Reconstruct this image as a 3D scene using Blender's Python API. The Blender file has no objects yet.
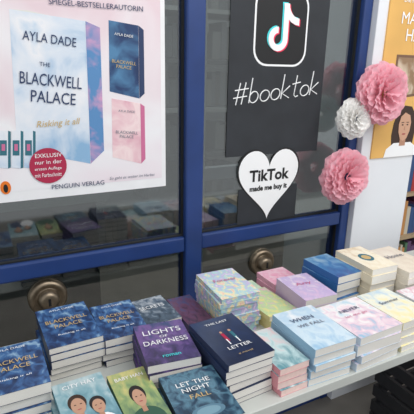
import bpy, bmesh, math, random
from mathutils import Vector, Matrix
random.seed(4)
sc=bpy.context.scene
sc.view_settings.view_transform='Standard'
COL=sc.collection
def lin(c):
    return tuple(((v/255)/12.92 if v/255<=.04045 else ((v/255+.055)/1.055)**2.4) for v in c)+(1,)
MC={}
def mat(name,rgb,rough=.6,metal=0,noise=0,scale=30):
    k=(name,)
    if k in MC: return MC[k]
    m=bpy.data.materials.new(name); m.use_nodes=True
    nt=m.node_tree; b=nt.nodes['Principled BSDF']
    c=lin(rgb)
    b.inputs['Roughness'].default_value=rough; b.inputs['Metallic'].default_value=metal
    tc=nt.nodes.new('ShaderNodeTexCoord'); n=nt.nodes.new('ShaderNodeTexNoise'); n.inputs['Scale'].default_value=scale
    nt.links.new(tc.outputs['Object'],n.inputs['Vector'])
    r=nt.nodes.new('ShaderNodeValToRGB'); d=noise
    r.color_ramp.elements[0].position=.3; r.color_ramp.elements[1].position=.7
    r.color_ramp.elements[0].color=tuple(v*(1-d) for v in c[:3])+(1,)
    r.color_ramp.elements[1].color=tuple(min(1,v*(1+d)) for v in c[:3])+(1,)
    nt.links.new(n.outputs['Fac'],r.inputs['Fac']); nt.links.new(r.outputs['Color'],b.inputs['Base Color'])
    MC[k]=m; return m
def cover(name,cols,scale=4,grad=.4,rough=.28,coord='UV',det=3):
    m=bpy.data.materials.new(name); m.use_nodes=True
    nt=m.node_tree; b=nt.nodes['Principled BSDF']; b.inputs['Roughness'].default_value=rough
    tc=nt.nodes.new('ShaderNodeTexCoord'); n=nt.nodes.new('ShaderNodeTexNoise')
    n.inputs['Scale'].default_value=scale; n.inputs['Detail'].default_value=det; n.inputs['Distortion'].default_value=.6
    nt.links.new(tc.outputs[coord],n.inputs['Vector'])
    sep=nt.nodes.new('ShaderNodeSeparateXYZ'); nt.links.new(tc.outputs[coord],sep.inputs[0])
    mx=nt.nodes.new('ShaderNodeMix'); mx.data_type='FLOAT'; mx.inputs[0].default_value=grad
    nt.links.new(n.outputs['Fac'],mx.inputs[2]); nt.links.new(sep.outputs['Y' if coord=='UV' else 'Z'],mx.inputs[3])
    r=nt.nodes.new('ShaderNodeValToRGB'); nt.links.new(mx.outputs[0],r.inputs['Fac'])
    e=r.color_ramp.elements; k=len(cols)
    while len(e)<k: e.new(.5)
    for i,c in enumerate(cols):
        e[i].position=.28+.44*i/(k-1); e[i].color=lin(c)
    nt.links.new(r.outputs['Color'],b.inputs['Base Color'])
    return m
def empty(name,loc=(0,0,0)):
    o=bpy.data.objects.new(name,None); o.location=loc; COL.objects.link(o); return o
def mk(name,bm,mats,parent=None,bevel=0,smooth=False):
    me=bpy.data.meshes.new(name); bm.normal_update(); bm.to_mesh(me); bm.free()
    o=bpy.data.objects.new(name,me); COL.objects.link(o)
    for m in (mats if isinstance(mats,(list,tuple)) else [mats]): me.materials.append(m)
    if parent: o.parent=parent
    if bevel:
        md=o.modifiers.new('b','BEVEL'); md.width=bevel; md.segments=2
    if smooth:
        for p in me.polygons: p.use_smooth=True
    return o
def bbox(bm,x0,x1,y0,y1,z0,z1,mi=0,M=None):
    co=[(x0,y0,z0),(x1,y0,z0),(x1,y1,z0),(x0,y1,z0),(x0,y0,z1),(x1,y0,z1),(x1,y1,z1),(x0,y1,z1)]
    vs=[bm.verts.new(M@Vector(c) if M else c) for c in co]
    fs=[]
    for f in [(0,3,2,1),(4,5,6,7),(0,1,5,4),(1,2,6,5),(2,3,7,6),(3,0,4,7)]:
        q=bm.faces.new([vs[i] for i in f]); q.material_index=mi; fs.append(q)
    return fs
def box(name,x0,x1,y0,y1,z0,z1,m,parent=None,bevel=0):
    bm=bmesh.new(); bbox(bm,x0,x1,y0,y1,z0,z1); return mk(name,bm,m,parent,bevel)
def polyXZ(name,pts,y,m,parent,th=.0006):
    bm=bmesh.new()
    a=[bm.verts.new((p[0],y-th,p[1])) for p in pts]; 
    b=[bm.verts.new((p[0],y,p[1])) for p in pts]
    bm.faces.new(a); bm.faces.new(b[::-1])
    n=len(pts)
    for i in range(n): bm.faces.new([a[i],b[i],b[(i+1)%n],a[(i+1)%n]])
    bmesh.ops.recalc_face_normals(bm,faces=bm.faces)
    return mk(name,bm,m,parent)
def ell(cx,cz,rx,rz,n=32): return [(cx+rx*math.cos(2*math.pi*i/n),cz+rz*math.sin(2*math.pi*i/n)) for i in range(n)]
def rrect(x0,x1,z0,z1,r,n=6):
    pts=[]
    for cx,cz,a0 in [(x1-r,z1-r,0),(x0+r,z1-r,90),(x0+r,z0+r,180),(x1-r,z0+r,270)]:
        for i in range(n+1):
            a=math.radians(a0+90*i/n); pts.append((cx+r*math.cos(a),cz+r*math.sin(a)))
    return pts
def text(name,s,loc,size,m,parent,rot=(math.pi/2,0,0),width=None,off=0,shear=0,height=None):
    cu=bpy.data.curves.new(name,'FONT'); cu.body=s; cu.size=size; cu.align_x='CENTER'; cu.align_y='CENTER'
    cu.offset=off; cu.shear=shear; cu.resolution_u=3
    o=bpy.data.objects.new(name,cu); COL.objects.link(o); cu.materials.append(m)
    o.location=loc
    if width:
        bpy.context.view_layer.update(); k=width/max(o.dimensions.x,1e-6); ky=k if height is None else height/max(o.dimensions.y,1e-6)
        o.scale=(k,ky,1)
    o.rotation_euler=rot
    if parent: o.parent=parent
    return o
H=1.50; TZ=.765
# ---------- materials
blue=mat('blue_painted_metal',(30,58,116),.4,0,.12,8)
white=mat('paper_white',(240,239,240),.6,0,.02)
black=mat('black_card',(42,45,50),.7,0,.15,12)
ink=mat('ink_black',(20,20,22)); inkw=mat('ink_white',(245,245,245))
navyi=mat('ink_navy',(40,58,96)); gold=mat('ink_gold',(205,175,120)); pinki=mat('ink_pink',(205,110,150))
grey=mat('ink_grey',(110,115,130)); redi=mat('ink_red',(175,35,72)); orangei=mat('ink_orange',(235,120,30)); cyan=mat('ink_cyan',(70,220,225)); tred=mat('ink_rose',(240,50,90))
# ---------- room
box('floor',-3,5,-2,5,-.05,0,mat('floor_tile',(132,126,118),.5,0,.15,6))
box('wall_back',-3,5,4.4,4.5,0,3,mat('wall_paint_grey',(176,180,178),.8,0,.05,3))
g=bpy.data.materials.new('window_glass'); g.use_nodes=True; nt=g.node_tree; nt.nodes.clear()
o_=nt.nodes.new('ShaderNodeOutputMaterial'); t_=nt.nodes.new('ShaderNodeBsdfTransparent'); t_.inputs[0].default_value=(.60,.64,.63,1)
gl=nt.nodes.new('ShaderNodeBsdfGlossy'); gl.inputs['Roughness'].default_value=.05; mx=nt.nodes.new('ShaderNodeMixShader'); mx.inputs[0].default_value=.17
nt.links.new(t_.outputs[0],mx.inputs[1]); nt.links.new(gl.outputs[0],mx.inputs[2]); nt.links.new(mx.outputs[0],o_.inputs[0])
W=empty('window_1')
YW=1.35
gas=mat('rubber_gasket',(22,24,28),.7)
for i,(a,b,c,d) in enumerate([(-1.2,.618,.94,2.5),(.683,1.335,.94,2.5),(-1.2,.618,.1,.885),(.683,1.335,.1,.885)]):
    box(f'pane_{i+1}',a,b,YW+.008,YW+.014,c,d,g,W)
    t=.005
    for k,(p,q_,r_,s_) in enumerate([(a,b,c,c+t),(a,b,d-t,d),(a,a+t,c+t,d-t),(b-t,b,c+t,d-t)]): box(f'gasket_{i}_{k}',p,q_,YW-.004,YW+.008,r_,s_,gas,W)
box('mullion',.618,.683,YW-.025,YW+.05,.0,2.6,blue,W,.006)
box('jamb_right',1.335,1.378,YW-.025,YW+.05,.0,2.6,blue,W,.006)
box('jamb_left',-1.26,-1.2,YW-.025,YW+.05,.0,2.6,blue,W,.006)
box('rail_left',-1.2,.618,YW-.02,YW+.045,.885,.94,blue,W,.006)
box('rail_right',.683,1.335,YW-.02,YW+.045,.885,.94,blue,W,.006)
box('rail_bottom',-1.2,1.335,YW-.02,YW+.045,0,.1,blue,W,.004)
box('rail_top',-1.2,1.335,YW-.02,YW+.045,2.5,2.6,blue,W,.004)
box('wall_right',1.379,1.69,1.30,1.75,0,2.7,mat('column_plaster',(228,230,234),.8,0,.02,5),None,.003)
# interior behind the glass
ish=empty('interior_shelving')
dk=mat('shelf_dark',(84,88,90),.6,0,.2,5); lt=mat('shelf_light',(156,160,158),.6,0,.1,5)
for i in range(6):
    box(f'upright_{i}',-1.5+i*1.0,-1.44+i*1.0,3.2,3.6,0,2.4,lt,ish)
for k in range(7):
    box(f'board_{k}',-1.5,3.5,3.2,3.6,.1+k*.36,.13+k*.36,lt if k%2 else dk,ish)
bm=bmesh.new()
for k in range(6):
    x=-1.4
    while x<3.4:
        w=random.uniform(.03,.08); h=random.uniform(.2,.28)
        bbox(bm,x,x+w*.95,3.28,3.5,.14+k*.36,.14+k*.36+h,random.randrange(4)); x+=w
        if random.random()<.1: x+=.3
mk('shelved_books',bm,[mat('sb1',(108,113,116)),mat('sb2',(92,96,100)),mat('sb3',(124,126,124)),mat('sb4',(100,98,96))],ish)
cnt=empty('display_cabinet')
box('body',-.6,.45,1.9,2.4,0,.95,mat('cab_dark',(42,42,42),.4,0,.2,4),cnt)
box('top',-.65,.5,1.85,2.45,.95,.99,mat('cab_top',(156,162,156),.4,0,.1,4),cnt)
dr=empty('glass_door')
gm=mat('door_alu',(185,190,194),.4,.1,.05)
box('stile_left',.93,.985,1.9,1.94,0,2.5,gm,dr); box('stile_right',1.85,1.9,1.9,1.94,0,2.5,gm,dr); box('kick',.985,1.85,1.9,1.94,.0,.5,mat('kick',(60,60,62)),dr)
box('middle_rail',.985,1.85,1.9,1.94,.98,1.04,gm,dr)
brass=mat('aged_brass',(138,124,106),.38,.85,.25,60)
for (x,z,r) in [(.154,.805,.060),(.963,.775,.055)]:
    e=empty('door_knob')
    bm=bmesh.new()
    prof=[(0,.045),(.35,.045),(.5,.038),(.52,.018),(.6,.012),(.72,.022),(.88,.022),(1,.010),(1,0)]
    n=40; rings=[]
    for pr,ph in prof: rings.append([bm.verts.new((x+r*pr*math.cos(2*math.pi*i/n),YW+.008-ph,z+r*pr*math.sin(2*math.pi*i/n))) for i in range(n)])
    for a,b in zip(rings,rings[1:]):
        for i in range(n): bm.faces.new([a[i],a[(i+1)%n],b[(i+1)%n],b[i]])
    bmesh.ops.remove_doubles(bm,verts=bm.verts,dist=1e-6); bmesh.ops.recalc_face_normals(bm,faces=bm.faces)
    mk('rosette',bm,brass,e,smooth=True)
    box('slot',x-.004,x+.004,YW-.038,YW-.036,z-.012,z+.012,ink,e)
# ---------- poster 1
P=empty('bookshop_poster'); y=YW+.006
box('sheet',.045,.557,y-.001,y,1.125,1.86,white,P)
pbg=cover('poster_art',[(212,220,236),(238,224,230),(240,238,240),(230,208,214)],2.6,.15,.5,'Object')
box('art',.058,.543,y-.0016,y-.001,1.155,1.84,pbg,P)
def q(px,py):
    t=px/165
    xl=.105-py*.000274; xr=.557-py*.00003; zl=1.658-py*.00261; zr=1.694-py*.00306
    return (xl+(xr-xl)*t, zl+(zr-zl)*t)
def ptx(nm,s,px,py,wpx,m,hpx=None,**k):
    c=q(px,py); w=q(px+wpx/2,py)[0]-q(px-wpx/2,py)[0]
    text(nm,s,(c[0],y2-.0032,c[1]),.02,m,P,width=w,height=None if hpx is None else hpx*.0029,**k)
y2=y-.0016
def pp_(nm,pts,m,dy=0): polyXZ(nm,[q(*p) for p in pts],y2-dy,m,P)
bigc=cover('poster_bigbook',[(120,162,204),(176,204,228),(238,238,241),(214,224,236),(140,180,214)],6,.12,.4,'Object',5)
pp_('big_book_front',[(8,8),(79,19),(84,161),(15,146)],bigc)
spc=cover('poster_bigspine',[(50,90,125),(120,80,150),(215,160,195),(90,140,190)],16,.2,.4,'Object')
pp_('big_book_side',[(79.3,19),(94,25),(98,147),(84.3,161)],spc)
pp_('big_book_top',[(79,19),(8,8),(24,9),(94,25)],mat('pages_edge',(225,222,216)),-.0002)
pp_('dark_book',[(103,18),(135,23),(136,93),(104,86)],cover('pdark',[(20,32,60),(34,60,104),(80,130,170)],14,.1,.4,'Object'))
pp_('dark_book_spine',[(135.3,23),(141,27),(142,88),(136.3,93)],navyi)
pp_('pink_book',[(106,93),(137,98),(138,161),(107,154)],cover('ppink',[(230,190,195),(245,220,220),(225,172,185)],14,.1,.4,'Object'))
pp_('pink_book_spine',[(137.3,98),(142,101),(143,156),(138.3,161)],pinki)
teal=mat('teal',(50,110,125))
for i in range(3):
    pp_('mini_book',[(-1+i*11,126),(7+i*11,126),(7+i*11,166),(-1+i*11,165)],bigc,.0006)
    pp_('mini_spine',[(7+i*11,126),(9.4+i*11,127),(9.4+i*11,165),(7+i*11,166)],teal,.0006)
    pp_('mini_label',[(0+i*11,136),(6+i*11,136),(6+i*11,152),(0+i*11,152)],teal,.0012)
    pp_('mini_heart',[(1.5+i*11,140),(4.5+i*11,140),(4.5+i*11,147),(1.5+i*11,147)],pinki,.0018)
c=q(43,163); polyXZ('red_badge',ell(c[0],c[1],.052,.052),y2-.0022,redi,P)
for i,s in enumerate(['EXKLUSIV','nur in der','ersten Auflage','mit Farbschnitt']): ptx('badge_text',s,43,152+i*7,25,inkw,4)
RT=(math.pi/2,.10,0)
ptx('author','AYLA DADE',45,36,50,navyi,8,rot=RT)
ptx('t_the','THE',40,60,10,navyi,rot=RT)
ptx('title','BLACKWELL',46,76,58,navyi,11,rot=RT)
ptx('title2','PALACE',48,93,42,navyi,11,rot=RT)
ptx('sub','Risking it all',52,118,42,gold,shear=.3,rot=(math.pi/2,-.05,0))
ptx('t1','BLACKWELL\nPALACE',119,60,26,gold,rot=RT); ptx('t1a','AYLA DADE',119,32,20,inkw,rot=RT)
ptx('t2','BLACKWELL\nPALACE',122,130,24,grey,rot=RT); ptx('t2a','AYLA DADE',122,106,18,grey,rot=RT)
ptx('head2','SPIEGEL-BESTSELLERAUTORIN',92,5,96,navyi)
ptx('publisher','PENGUIN VERLAG',72,184,52,navyi)
ptx('tag','So geht es weiter im Herbst',128,175,50,grey,shear=.3)
c=q(5,187); polyXZ('logo',ell(c[0],c[1],.014,.019),y2-.0006,orangei,P); polyXZ('logo_bird',ell(c[0],c[1]-.002,.006,.012),y2-.0014,ink,P)
# ---------- black sheet
S=empty('chalk_sign')
box('sheet',.785,1.195,y-.001,y,1.205,1.86,black,S)
cx,cz=.990,1.640
polyXZ('icon_border',rrect(cx-.112,cx+.112,cz-.125,cz+.125,.055),y-.001,inkw,S)
polyXZ('icon_face',rrect(cx-.105,cx+.105,cz-.118,cz+.118,.05),y-.0018,ink,S)
def note(ox,oz,yy,m,nm):
    R=.040;r=.019;ccx=cx-.015+ox;ccz=cz-.035+oz
    out=[(ccx+R*math.cos(math.radians(a)),ccz+R*math.sin(math.radians(a))) for a in range(90,361,15)]
    inn=[(ccx+r*math.cos(math.radians(a)),ccz+r*math.sin(math.radians(a))) for a in range(360,89,-15)]
    polyXZ(nm,out+inn,yy,m,S)
    polyXZ(nm+'_stem',[(ccx+r,ccz),(ccx+R,ccz),(ccx+R,ccz+.115),(ccx+r,ccz+.115)],yy-.0002,m,S)
    o1=[(ccx+R+.045-.045*math.cos(math.radians(a)),ccz+.115-.045*math.sin(math.radians(a))) for a in range(0,91,15)]
    i1=[(ccx+R+.045-.068*math.cos(math.radians(a)),ccz+.115-.068*math.sin(math.radians(a))) for a in range(90,-1,-15)]
    polyXZ(nm+'_flag',o1+i1,yy-.0004,m,S)
note(-.005,.003,y-.0026,cyan,'note_c'); note(.005,-.003,y-.0036,tred,'note_r'); note(0,0,y-.0046,inkw,'note_w')
def circ(cx,cz,rx,rz,a0=0,a1=360,n=16): return [(cx+rx*math.cos(math.radians(a0+(a1-a0)*i/n)),cz+rz*math.sin(math.radians(a0+(a1-a0)*i/n))) for i in range(n+1)]
L={'#':([[(.25,0),(.4,1.7)],[(.65,0),(.8,1.7)],[(0,.55),(1,.6)],[(.05,1.15),(1.05,1.2)]],1.2),
 'b':([[(0.05,2),(0,0.02)],circ(.32,.45,.32,.45,180,-180)],.8),
 'o':([circ(.35,.45,.35,.45,90,450)],.82),
 'k':([[(0.05,2),(0,0)],[(.6,1),(.05,.45),(.65,0)]],.78),
 't':([[(.3,1.8),(.25,.2),(.4,0),(.6,.08)],[(0,1.1),(.65,1.2)]],.75)}
cu=bpy.data.curves.new('lettering','CURVE'); cu.dimensions='3D'; cu.bevel_depth=.0021; cu.bevel_resolution=1
x=0; sz=.042; tot=sum(L[c][1] for c in '#booktok'); kx=.375/tot
for c in '#booktok':
    for st in L[c][0]:
        s=cu.splines.new('POLY'); s.points.add(len(st)-1)
        for i,(u,v) in enumerate(st):
            X=.802+(x+u)*kx+v*sz*.12; s.points[i].co=(X,y-.002,1.383+v*sz+(X-.8)*.10,1)
    x+=L[c][1]
o=bpy.data.objects.new('lettering',cu); COL.objects.link(o); cu.materials.append(inkw); o.parent=S
# ---------- heart sign
Hs=empty('heart_sign')
box('backing',.843,1.112,y-.001,y,.941,1.08,black,Hs)
def heart(s,cx,cz,sx,sz):
    r=[]
    for i in range(60):
        t=2*math.pi*i/60
        r.append((cx+sx*s*(16*math.sin(t)**3)/16,cz+sz*s*(13*math.cos(t)-5*math.cos(2*t)-2*math.cos(3*t)-math.cos(4*t)+2.5)/14.5))
    return r
polyXZ('heart_outline',heart(1.05,.974,1.087,.134,.134),y-.0016,ink,Hs)
polyXZ('heart',heart(1,.974,1.087,.134,.134),y-.0024,inkw,Hs)
text('word','TikTok',(.974,y-.004,1.125),.05,ink,Hs,width=.18,off=.0016)
text('word2','made me buy it',(.974,y-.004,1.078),.025,ink,Hs,width=.17,off=.001)
# ---------- orange poster
O=empty('author_poster'); yo=1.30
hair=mat('hair',(60,40,30)); skinf=mat('face',(206,160,132))
box('sheet',1.43,1.80,yo-.006,yo,1.165,1.85,mat('poster_orange',(228,178,98),.5,0,.10,6),O)
text('o1','MARAH',(1.60,yo-.008,1.70),.05,inkw,O,width=.2); 
text('o0','Die neue Reihe von',(1.60,yo-.008,1.765),.02,inkw,O,width=.2)
text('o2','HAN',(1.60,yo-.008,1.64),.05,inkw,O,width=.13)
polyXZ('cover_shadow',[(1.50,1.40),(1.72,1.42),(1.72,1.57),(1.50,1.57)],yo-.006,mat('obk',(120,90,70)),O)
polyXZ('cover',[(1.51,1.41),(1.71,1.43),(1.71,1.56),(1.51,1.56)],yo-.0068,cover('ocov',[(210,190,160),(240,225,200),(150,120,90)],12,.2,.5,'Object'),O)
def portrait(cx,cz,s,yy,par):
    sh=[(-.10,-.12),(.10,-.12),(.09,-.085),(.05,-.062),(-.05,-.062),(-.09,-.085)]
    polyXZ('hair',[(cx+a*s,cz+b*s) for a,b in [(-.06,-.09),(.06,-.09),(.068,-.02),(.06,.05),(.03,.085),(-.01,.09),(-.045,.07),(-.065,.02),(-.07,-.03)]],yy,hair,par)
    polyXZ('shoulders',[(cx+a*s,cz+b*s) for a,b in sh],yy-.0007,inkw,par)
    polyXZ('neck',[(cx+a*s,cz+b*s) for a,b in [(-.018,-.075),(.018,-.075),(.016,-.02),(-.016,-.02)]],yy-.0012,mat('neck',(184,138,112)),par)
    polyXZ('face',[(cx+a*s,cz+b*s) for a,b in [(0,-.055),(.02,-.045),(.033,-.015),(.036,.02),(.025,.05),(-.005,.062),(-.028,.045),(-.036,.015),(-.032,-.018),(-.018,-.046)]],yy-.0018,skinf,par)
    for dx in (-.014,.015):
        polyXZ('eye',ell(cx+dx*s,cz+.012*s,.0055*s,.0028*s,12),yy-.0025,hair,par)
        polyXZ('brow',ell(cx+dx*s,cz+.022*s,.009*s,.0015*s,12),yy-.0025,hair,par)
    polyXZ('nose',[(cx-.003*s,cz-.010*s),(cx+.005*s,cz-.010*s),(cx+.001*s,cz+.008*s)],yy-.0025,mat('neck',(184,138,112)),par)
    polyXZ('mouth',ell(cx,cz-.026*s,.011*s,.003*s,12),yy-.0025,mat('lip',(170,80,80)),par)
portrait(1.60,1.285,1.0,yo-.0062,O)
# ---------- pompoms
def pom(name,c,R,m):
    bm=bmesh.new()
    rings=[(86,3),(68,9),(50,14),(32,18),(14,20),(-4,22),(-22,18)]
    for li,(el,n) in enumerate(rings):
        for k in range(n):
            az=2*math.pi*(k+.5*(li%2))/n+random.uniform(-.08,.08)
            e=math.radians(el+random.uniform(-5,5))
            d=Vector((math.cos(az)*math.cos(e),-math.sin(e),math.sin(az)*math.cos(e)))
            d.y*=.6
            side=d.cross(Vector((0,1,0)));
            if side.length<.1: side=Vector((1,0,0))
            side.normalize(); up=side.cross(d).normalized()
            w=R*random.uniform(.26,.34); RR=R*random.uniform(.92,1.04)
            prev=None
            for iu in range(9):
                u=-1+2*iu/8; col=[]
                for iv in range(5):
                    v=iv/4
                    rad=RR*(.25+.75*v)*(1-.16*u*u*v)
                    p=d*rad+side*(u*w*(.2+.8*v))+up*(R*.09*math.cos(u*1.5)*v*v+R*.035*math.sin(u*8+k)*v)
                    col.append(bm.verts.new(p))
                if prev:
                    for iv in range(4): bm.faces.new([prev[iv],prev[iv+1],col[iv+1],col[iv]])
                prev=col
    o=mk(name,bm,m,None,smooth=True); o.location=c
    return o
def tissue(name,c):
    m=mat(name,c,.8,0,.04,20); nt=m.node_tree; b=nt.nodes['Principled BSDF']
    ts=nt.nodes.new('ShaderNodeBsdfTranslucent'); ts.inputs[0].default_value=lin(c); mxx=nt.nodes.new('ShaderNodeMixShader'); mxx.inputs[0].default_value=.4
    out=nt.nodes['Material Output']; nt.links.new(b.outputs[0],mxx.inputs[1]); nt.links.new(ts.outputs[0],mxx.inputs[2]); nt.links.new(mxx.outputs[0],out.inputs[0]); return m
pp=tissue('tissue_pink',(255,200,212)); pw=tissue('tissue_white',(255,253,250))
pom('paper_pompom',(1.392,1.243,1.425),.120,pp)
pom('paper_pompom.001',(1.288,1.265,1.335),.080,pw)
pom('paper_pompom.002',(1.275,1.265,1.113),.112,pp)
# ---------- table
T=empty('display_table')
tm=mat('table_laminate',(194,197,192),.4,0,.04,10)
box('top',-.9,1.95,.683,1.195,TZ-.028,TZ,tm,T,.002)
lg=mat('steel_leg',(60,60,64),.4,.6)
for i,(a,b) in enumerate([(-.85,.73),(-.85,1.12),(1.85,.73),(1.85,1.12)]): box(f'leg_{i}',a,a+.04,b,b+.04,0,TZ-.028,lg,T)
box('apron',-.85,1.87,.78,.80,TZ-.09,TZ-.028,lg,T)
ch=empty('storage_crate')
cm=mat('crate_black',(44,44,48),.5,0,.1)
A0,A1=1.47,1.83
box('base',A0,A1,.85,1.15,.0,.02,cm,ch)
for i in range(4):
    z=.03+i*.08
    box(f'slat_f{i}',A0,A1,.85,.865,z,z+.055,cm,ch); box(f'slat_b{i}',A0,A1,1.135,1.15,z,z+.055,cm,ch)
    box(f'slat_l{i}',A0,A0+.015,.865,1.135,z,z+.055,cm,ch); box(f'slat_r{i}',A1-.015,A1,.865,1.135,z,z+.055,cm,ch)
for i,(a,b) in enumerate([(A0+.015,.865),(A1-.035,.865),(A0+.015,1.115),(A1-.035,1.115)]): box(f'post_{i}',a,a+.02,b,b+.02,.02,.34,cm,ch)
# ---------- book stacks
pages=bpy.data.materials.new('page_block'); pages.use_nodes=True; nt=pages.node_tree; b=nt.nodes['Principled BSDF']; b.inputs['Roughness'].default_value=.85
tc=nt.nodes.new('ShaderNodeTexCoord'); wv=nt.nodes.new('ShaderNodeTexWave'); wv.bands_direction='Z'; wv.inputs['Scale'].default_value=160; wv.inputs['Distortion'].default_value=1.5
rr=nt.nodes.new('ShaderNodeValToRGB'); rr.color_ramp.elements[0].color=lin((208,204,196)); rr.color_ramp.elements[1].color=lin((243,240,234))
nt.links.new(tc.outputs['Object'],wv.inputs['Vector']); nt.links.new(wv.outputs['Fac'],rr.inputs['Fac']); nt.links.new(rr.outputs['Color'],b.inputs['Base Color'])
def sprayed(name,cols): return cover(name,cols,45,.0,.6,'Object')
cnt_n=[0]
def stack(x0,x1,y0,y1,drop,n,cov,spine,pg=None,rot=0,texts=(),shapes=(),jit=.005,base=TZ):
    zt=H-drop; w=x1-x0; d=y1-y0
    ths=[random.uniform(.82,1.18) for _ in range(n)]; s_=sum(ths); ths=[t*(zt-base)/s_ for t in ths]
    nm='book_stack' if cnt_n[0]==0 else f'book_stack.{cnt_n[0]:03d}'; cnt_n[0]+=1
    cx,cy=(x0+x1)/2,(y0+y1)/2
    E=empty(nm,(cx,cy,base)); E.rotation_euler=(0,0,math.radians(rot))
    bm=bmesh.new(); uv=bm.loops.layers.uv.new('UVMap'); c=.0006; zc=0
    for i in range(n):
        z0=zc+.0002; zc+=ths[i]; z1=zc-.0002
        top=i==n-1
        M=Matrix.Translation((random.uniform(-jit,jit)*(0 if top else 1),random.uniform(-jit,jit)*(0 if top else 1),0))@Matrix.Rotation(math.radians(0 if top else random.uniform(-2.4,2.4)),4,'Z')
        bbox(bm,-w/2,w/2,-d/2,d/2,z0,z0+c,1,M)
        f=bbox(bm,-w/2,w/2,-d/2,d/2,z1-c,z1,1,M)
        f[1].material_index=0
        for l,u in zip(f[1].loops,[(0,0),(1,0),(1,1),(0,1)]): l[uv].uv=u
        bbox(bm,-w/2,-w/2+.0012,-d/2,d/2,z0+c,z1-c,1,M)
        bbox(bm,-w/2+.0012,w/2-.0006,-d/2+.0006,d/2-.0006,z0+c,z1-c,2,M)
    mk('books',bm,[cov,spine,pg or pages],E)
    hz=zt-base
    for (s,u,v,wd,ht,m) in texts:
        text('cover_text',s,((u-.5)*w,(v-.5)*d,hz+.0016),.02,m,E,rot=(0,0,0),width=wd*w,height=ht*d)
    for j,(k,u,v,ru,rv,m) in enumerate(shapes):
        bm=bmesh.new()
        pts=ell((u-.5)*w,(v-.5)*d,ru*w,rv*d,20) if k=='e' else [((u-ru-.5)*w,(v-rv-.5)*d),((u+ru-.5)*w,(v-rv-.5)*d),((u+ru-.5)*w,(v+rv-.5)*d),((u-ru-.5)*w,(v+rv-.5)*d)]
        bm.faces.new([bm.verts.new((p[0],p[1],hz+.0002+.0001*j)) for p in pts]); mk('cover_art',bm,m,E)
    return E
navy=cover('cov_navy',[(18,34,64),(34,60,106),(64,106,158),(160,192,214)],6,.1,det=5)
spn=mat('spine_navy',(28,44,80),.4)
bt=[('AYLA DADE',.5,.9,.5,.045,inkw),('BLACKWELL',.5,.60,.80,.09,gold),('PALACE',.5,.46,.52,.09,gold),('Risking it all',.5,.25,.5,.045,inkw)]
sk2=mat('cover_skin',(196,152,126)); neck=mat('neck',(184,138,112)); hd=mat('hair_dark',(34,28,28)); lip=mat('lip',(170,80,80))
stack(-.045,.088,.855,1.03,.635,4,navy,spn,texts=bt)
stack(.100,.232,.985,1.18,.642,5,navy,spn,texts=bt,rot=1.5)
stack(.238,.357,.98,1.16,.655,4,navy,spn,texts=bt,rot=-1)
stack(.362,.472,1.04,1.187,.68,3,cover('cov_d',[(30,46,62),(80,98,116),(190,196,202)],6,.2),spn,texts=[('SECRETS',.5,.6,.7,.12,inkw)],rot=3)
stack(.480,.560,1.0,1.17,.69,2,cover('cov_d2',[(50,44,64),(110,70,96),(64,84,126)],6,.2),mat('spine_d2',(60,50,90)))
purple=cover('cov_lights',[(34,30,62),(72,56,108),(118,88,148),(50,68,112)],5,.3,det=5)
stack(.298,.425,.803,.974,.635,5,purple,mat('spine_purple',(50,40,90)),rot=-8,texts=[('LIGHTS',.5,.74,.76,.12,inkw),('OF',.5,.61,.16,.06,inkw),('DARKNESS',.5,.48,.86,.11,inkw),('roman',.5,.15,.34,.05,cyan)])
fcov=cover('cov_f',[(18,32,50),(34,64,88),(90,130,150),(34,54,84)],6,.2,det=5)
stack(.300,.430,.625,.792,.66,4,fcov,mat('spine_f',(30,50,66)),rot=-4,texts=[('LET THE\nNIGHT',.5,.68,.6,.2,inkw),('FALL',.5,.48,.35,.08,gold)],shapes=[('e',.5,.2,.28,.10,mat('moon',(90,126,146))),('e',.5,.2,.2,.07,mat('moon2',(120,156,172)))])
gc=cover('cov_g',[(28,38,66),(34,48,80),(42,58,94)],3,.3)
stack(.437,.564,.72,.908,.62,6,gc,mat('spine_g',(38,50,84)),rot=2,texts=[('THE LAST',.5,.86,.5,.045,inkw),('LETTER',.5,.28,.5,.06,inkw),('a novel',.5,.14,.3,.03,gold)],
 shapes=[('r',.41,.52,.035,.09,redi),('e',.41,.64,.03,.024,sk2),('r',.39,.42,.012,.06,inkw),('r',.60,.52,.035,.09,teal),('e',.60,.64,.03,.024,sk2),('r',.60,.42,.012,.06,inkw)])
past=cover('cov_pastel',[(234,150,184),(244,230,184),(170,212,218),(200,180,220),(246,240,240)],7,.1,det=5)
sp=sprayed('sprayed_pastel',[(228,150,180),(236,220,174),(154,198,206),(182,164,208),(238,230,234)])
stack(.566,.692,.965,1.14,.61,8,past,sp,pg=sp,rot=-2,texts=[('Forever',.5,.6,.6,.10,pinki)],jit=.006)
pa=mat('pages_peach',(238,208,200),.8,0,.05,90)
stack(.567,.655,.70,.86,.66,4,cover('cov_p',[(100,150,160),(200,222,222),(236,198,196)],4,.3),mat('spine_pk',(220,150,160)),pg=pa,rot=1)
lb=cover('cov_lb',[(160,198,224),(210,228,238),(188,214,232),(235,239,242)],4,.3,det=5)
stack(.664,.794,.69,.868,.63,5,lb,mat('spine_lb',(150,188,214)),texts=[('WHEN',.45,.70,.55,.09,navyi),('WE FALL',.5,.54,.62,.07,grey)],rot=-1)
lc=cover('cov_l',[(140,192,218),(230,204,218),(243,240,240),(186,218,232)],5,.2,det=5)
stack(.805,.962,.69,.857,.638,4,lc,mat('spine_l',(200,215,230)),texts=[('NEVER',.5,.7,.45,.08,navyi),('let me go',.5,.54,.5,.08,pinki)],rot=1.5)
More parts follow.
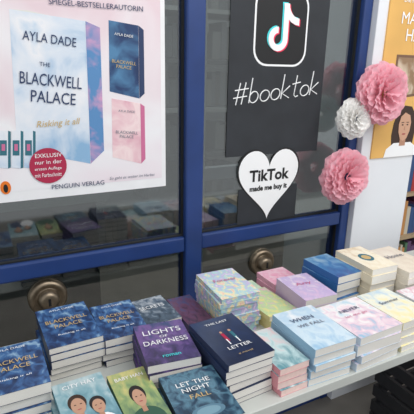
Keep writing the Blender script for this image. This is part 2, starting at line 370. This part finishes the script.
def head(u,v,s,hm):
    return [('e',u,v+.05*s,.15*s,.12*s,hm),('r',u,v-.12*s,.045*s,.06*s,neck),('e',u,v,.115*s,.115*s,sk2),('e',u-.045*s,v+.02*s,.02*s,.007*s,hair),('e',u+.05*s,v+.02*s,.02*s,.007*s,hair),('e',u,v-.05*s,.035*s,.007*s,lip)]
jk=mat('jacket',(52,90,72))
stack(.092,.200,.685,.873,.66,4,cover('cov_teal',[(84,128,142),(126,168,178),(188,206,208)],5,.3),teal,shapes=[('e',.33,.14,.26,.24,navyi),('e',.70,.10,.24,.22,inkw)]+head(.34,.54,1.15,hair)+head(.68,.44,1.0,hd),texts=[('CITY HAY',.5,.88,.66,.07,inkw)],rot=2)
stack(.207,.294,.675,.862,.668,4,cover('cov_green',[(74,112,92),(146,168,110),(206,196,126)],5,.3),mat('spine_gr',(60,110,90)),shapes=[('e',.5,.10,.40,.22,jk)]+head(.5,.48,1.3,hd),texts=[('BABY HAN',.5,.86,.74,.06,inkw)])
# back pastel row
stack(.702,.808,.94,1.10,.685,3,cover('cov_i',[(240,222,140),(186,214,160),(234,180,198)],6,.1),mat('sp_i',(238,222,156)),rot=4)
stack(.815,.93,.90,1.06,.64,4,cover('cov_i2',[(228,198,224),(200,182,220),(242,226,234)],5,.1),mat('sp_i2',(212,186,218)),texts=[('Any',.5,.6,.5,.14,pinki)],rot=-4)
stack(.70,.81,1.12,1.19,.70,2,cover('cov_i3',[(170,212,188),(228,236,204)],6,.1),mat('sp_i3',(190,220,190)))
stack(.83,.94,1.08,1.19,.675,3,cover('cov_i4',[(234,150,180),(244,212,220)],6,.1),mat('sp_i4',(234,170,190)))
stack(.950,1.053,.93,1.09,.605,5,cover('cov_m',[(40,92,152),(66,130,182),(150,184,208)],4,.3),mat('sp_m',(40,100,160)),rot=2)
stack(1.060,1.168,.89,1.06,.585,6,cover('cov_m2',[(236,222,192),(246,238,216),(220,200,166)],5,.2),mat('sp_m2',(234,222,196)),shapes=[('e',.5,.5,.22,.17,teal),('e',.5,.5,.14,.1,gold)],rot=-2)
stack(1.175,1.30,.85,1.04,.60,6,cover('cov_n',[(238,230,214),(222,208,190)],5,.2),mat('sp_n',(234,226,210)),texts=[('Home',.5,.6,.6,.12,grey)])
stack(.975,1.10,.70,.87,.645,4,cover('cov_q',[(246,230,166),(238,238,220),(186,210,226)],5,.2),mat('sp_q',(236,228,190)),texts=[('Summer',.5,.6,.6,.08,navyi)],rot=1)
stack(1.112,1.24,.70,.84,.645,4,cover('cov_q2',[(150,188,214),(238,238,238),(218,160,178)],5,.2),mat('sp_q2',(222,226,232)),rot=-1)
# far right bookshelf
B=empty('bookshelf'); wm=mat('shelf_wood',(190,165,130),.5,0,.1,10)
box('side_left',2.0,2.03,2.0,2.3,0,2.3,wm,B); box('side_right',3.6,3.63,2.0,2.3,0,2.3,wm,B); box('back',2.03,3.6,2.28,2.3,0,2.3,wm,B)
bm=bmesh.new()
for k in range(7):
    z=.05+k*.32; box(f'shelf_{k}',2.03,3.6,2.0,2.28,z,z+.025,wm,B)
    x=2.04
    while x<3.55:
        w=random.uniform(.02,.045); bbox(bm,x,x+w*.94,2.03,2.2,z+.0255,z+.025+random.uniform(.19,.26),random.randrange(6)); x+=w
mk('books',bm,[mat('k%d'%i,c) for i,c in enumerate([(190,60,60),(60,90,140),(220,210,190),(90,130,100),(210,150,90),(110,80,120)])],B)
# ---------- light
w=bpy.data.worlds.new('w'); sc.world=w; w.use_nodes=True; w.node_tree.nodes['Background'].inputs[0].default_value=(.93,.965,1,1); w.node_tree.nodes['Background'].inputs[1].default_value=.74
def area(n,loc,rot,e,sx,sy,c=(1,.99,.975)):
    l=bpy.data.lights.new(n,'AREA'); l.energy=e; l.shape='RECTANGLE'; l.size=sx; l.size_y=sy; l.color=c
    o=bpy.data.objects.new(n,l); o.location=loc; o.rotation_euler=[math.radians(a) for a in rot]; COL.objects.link(o)
area('ceiling_light',(.8,.2,2.8),(12,0,0),20,2.2,.8)
area('ceiling_light.001',(2.0,-.8,2.8),(30,10,0),22,1.5,1.0)
area('interior_light',(.8,2.7,2.7),(0,0,0),14,2,.5)
def camb(f,pitch,yaw,roll):
    p,y,r=[math.radians(a) for a in (pitch,yaw,roll)]
    F=Vector((math.sin(y)*math.cos(p),math.cos(y)*math.cos(p),-math.sin(p)))
    R=Vector((math.cos(y),-math.sin(y),0)); U=R.cross(F)
    R2=R*math.cos(r)+U*math.sin(r); U2=U*math.cos(r)-R*math.sin(r)
    return Matrix((R2,U2,-F)).transposed()
cd=bpy.data.cameras.new('camera'); cd.sensor_width=36; cd.lens=450/414*36; cd.clip_start=.02
co=bpy.data.objects.new('camera',cd); COL.objects.link(co)
co.matrix_world=Matrix.Translation((0,0,H))@camb(450,17,27.8,1.2).to_4x4()
sc.camera=co
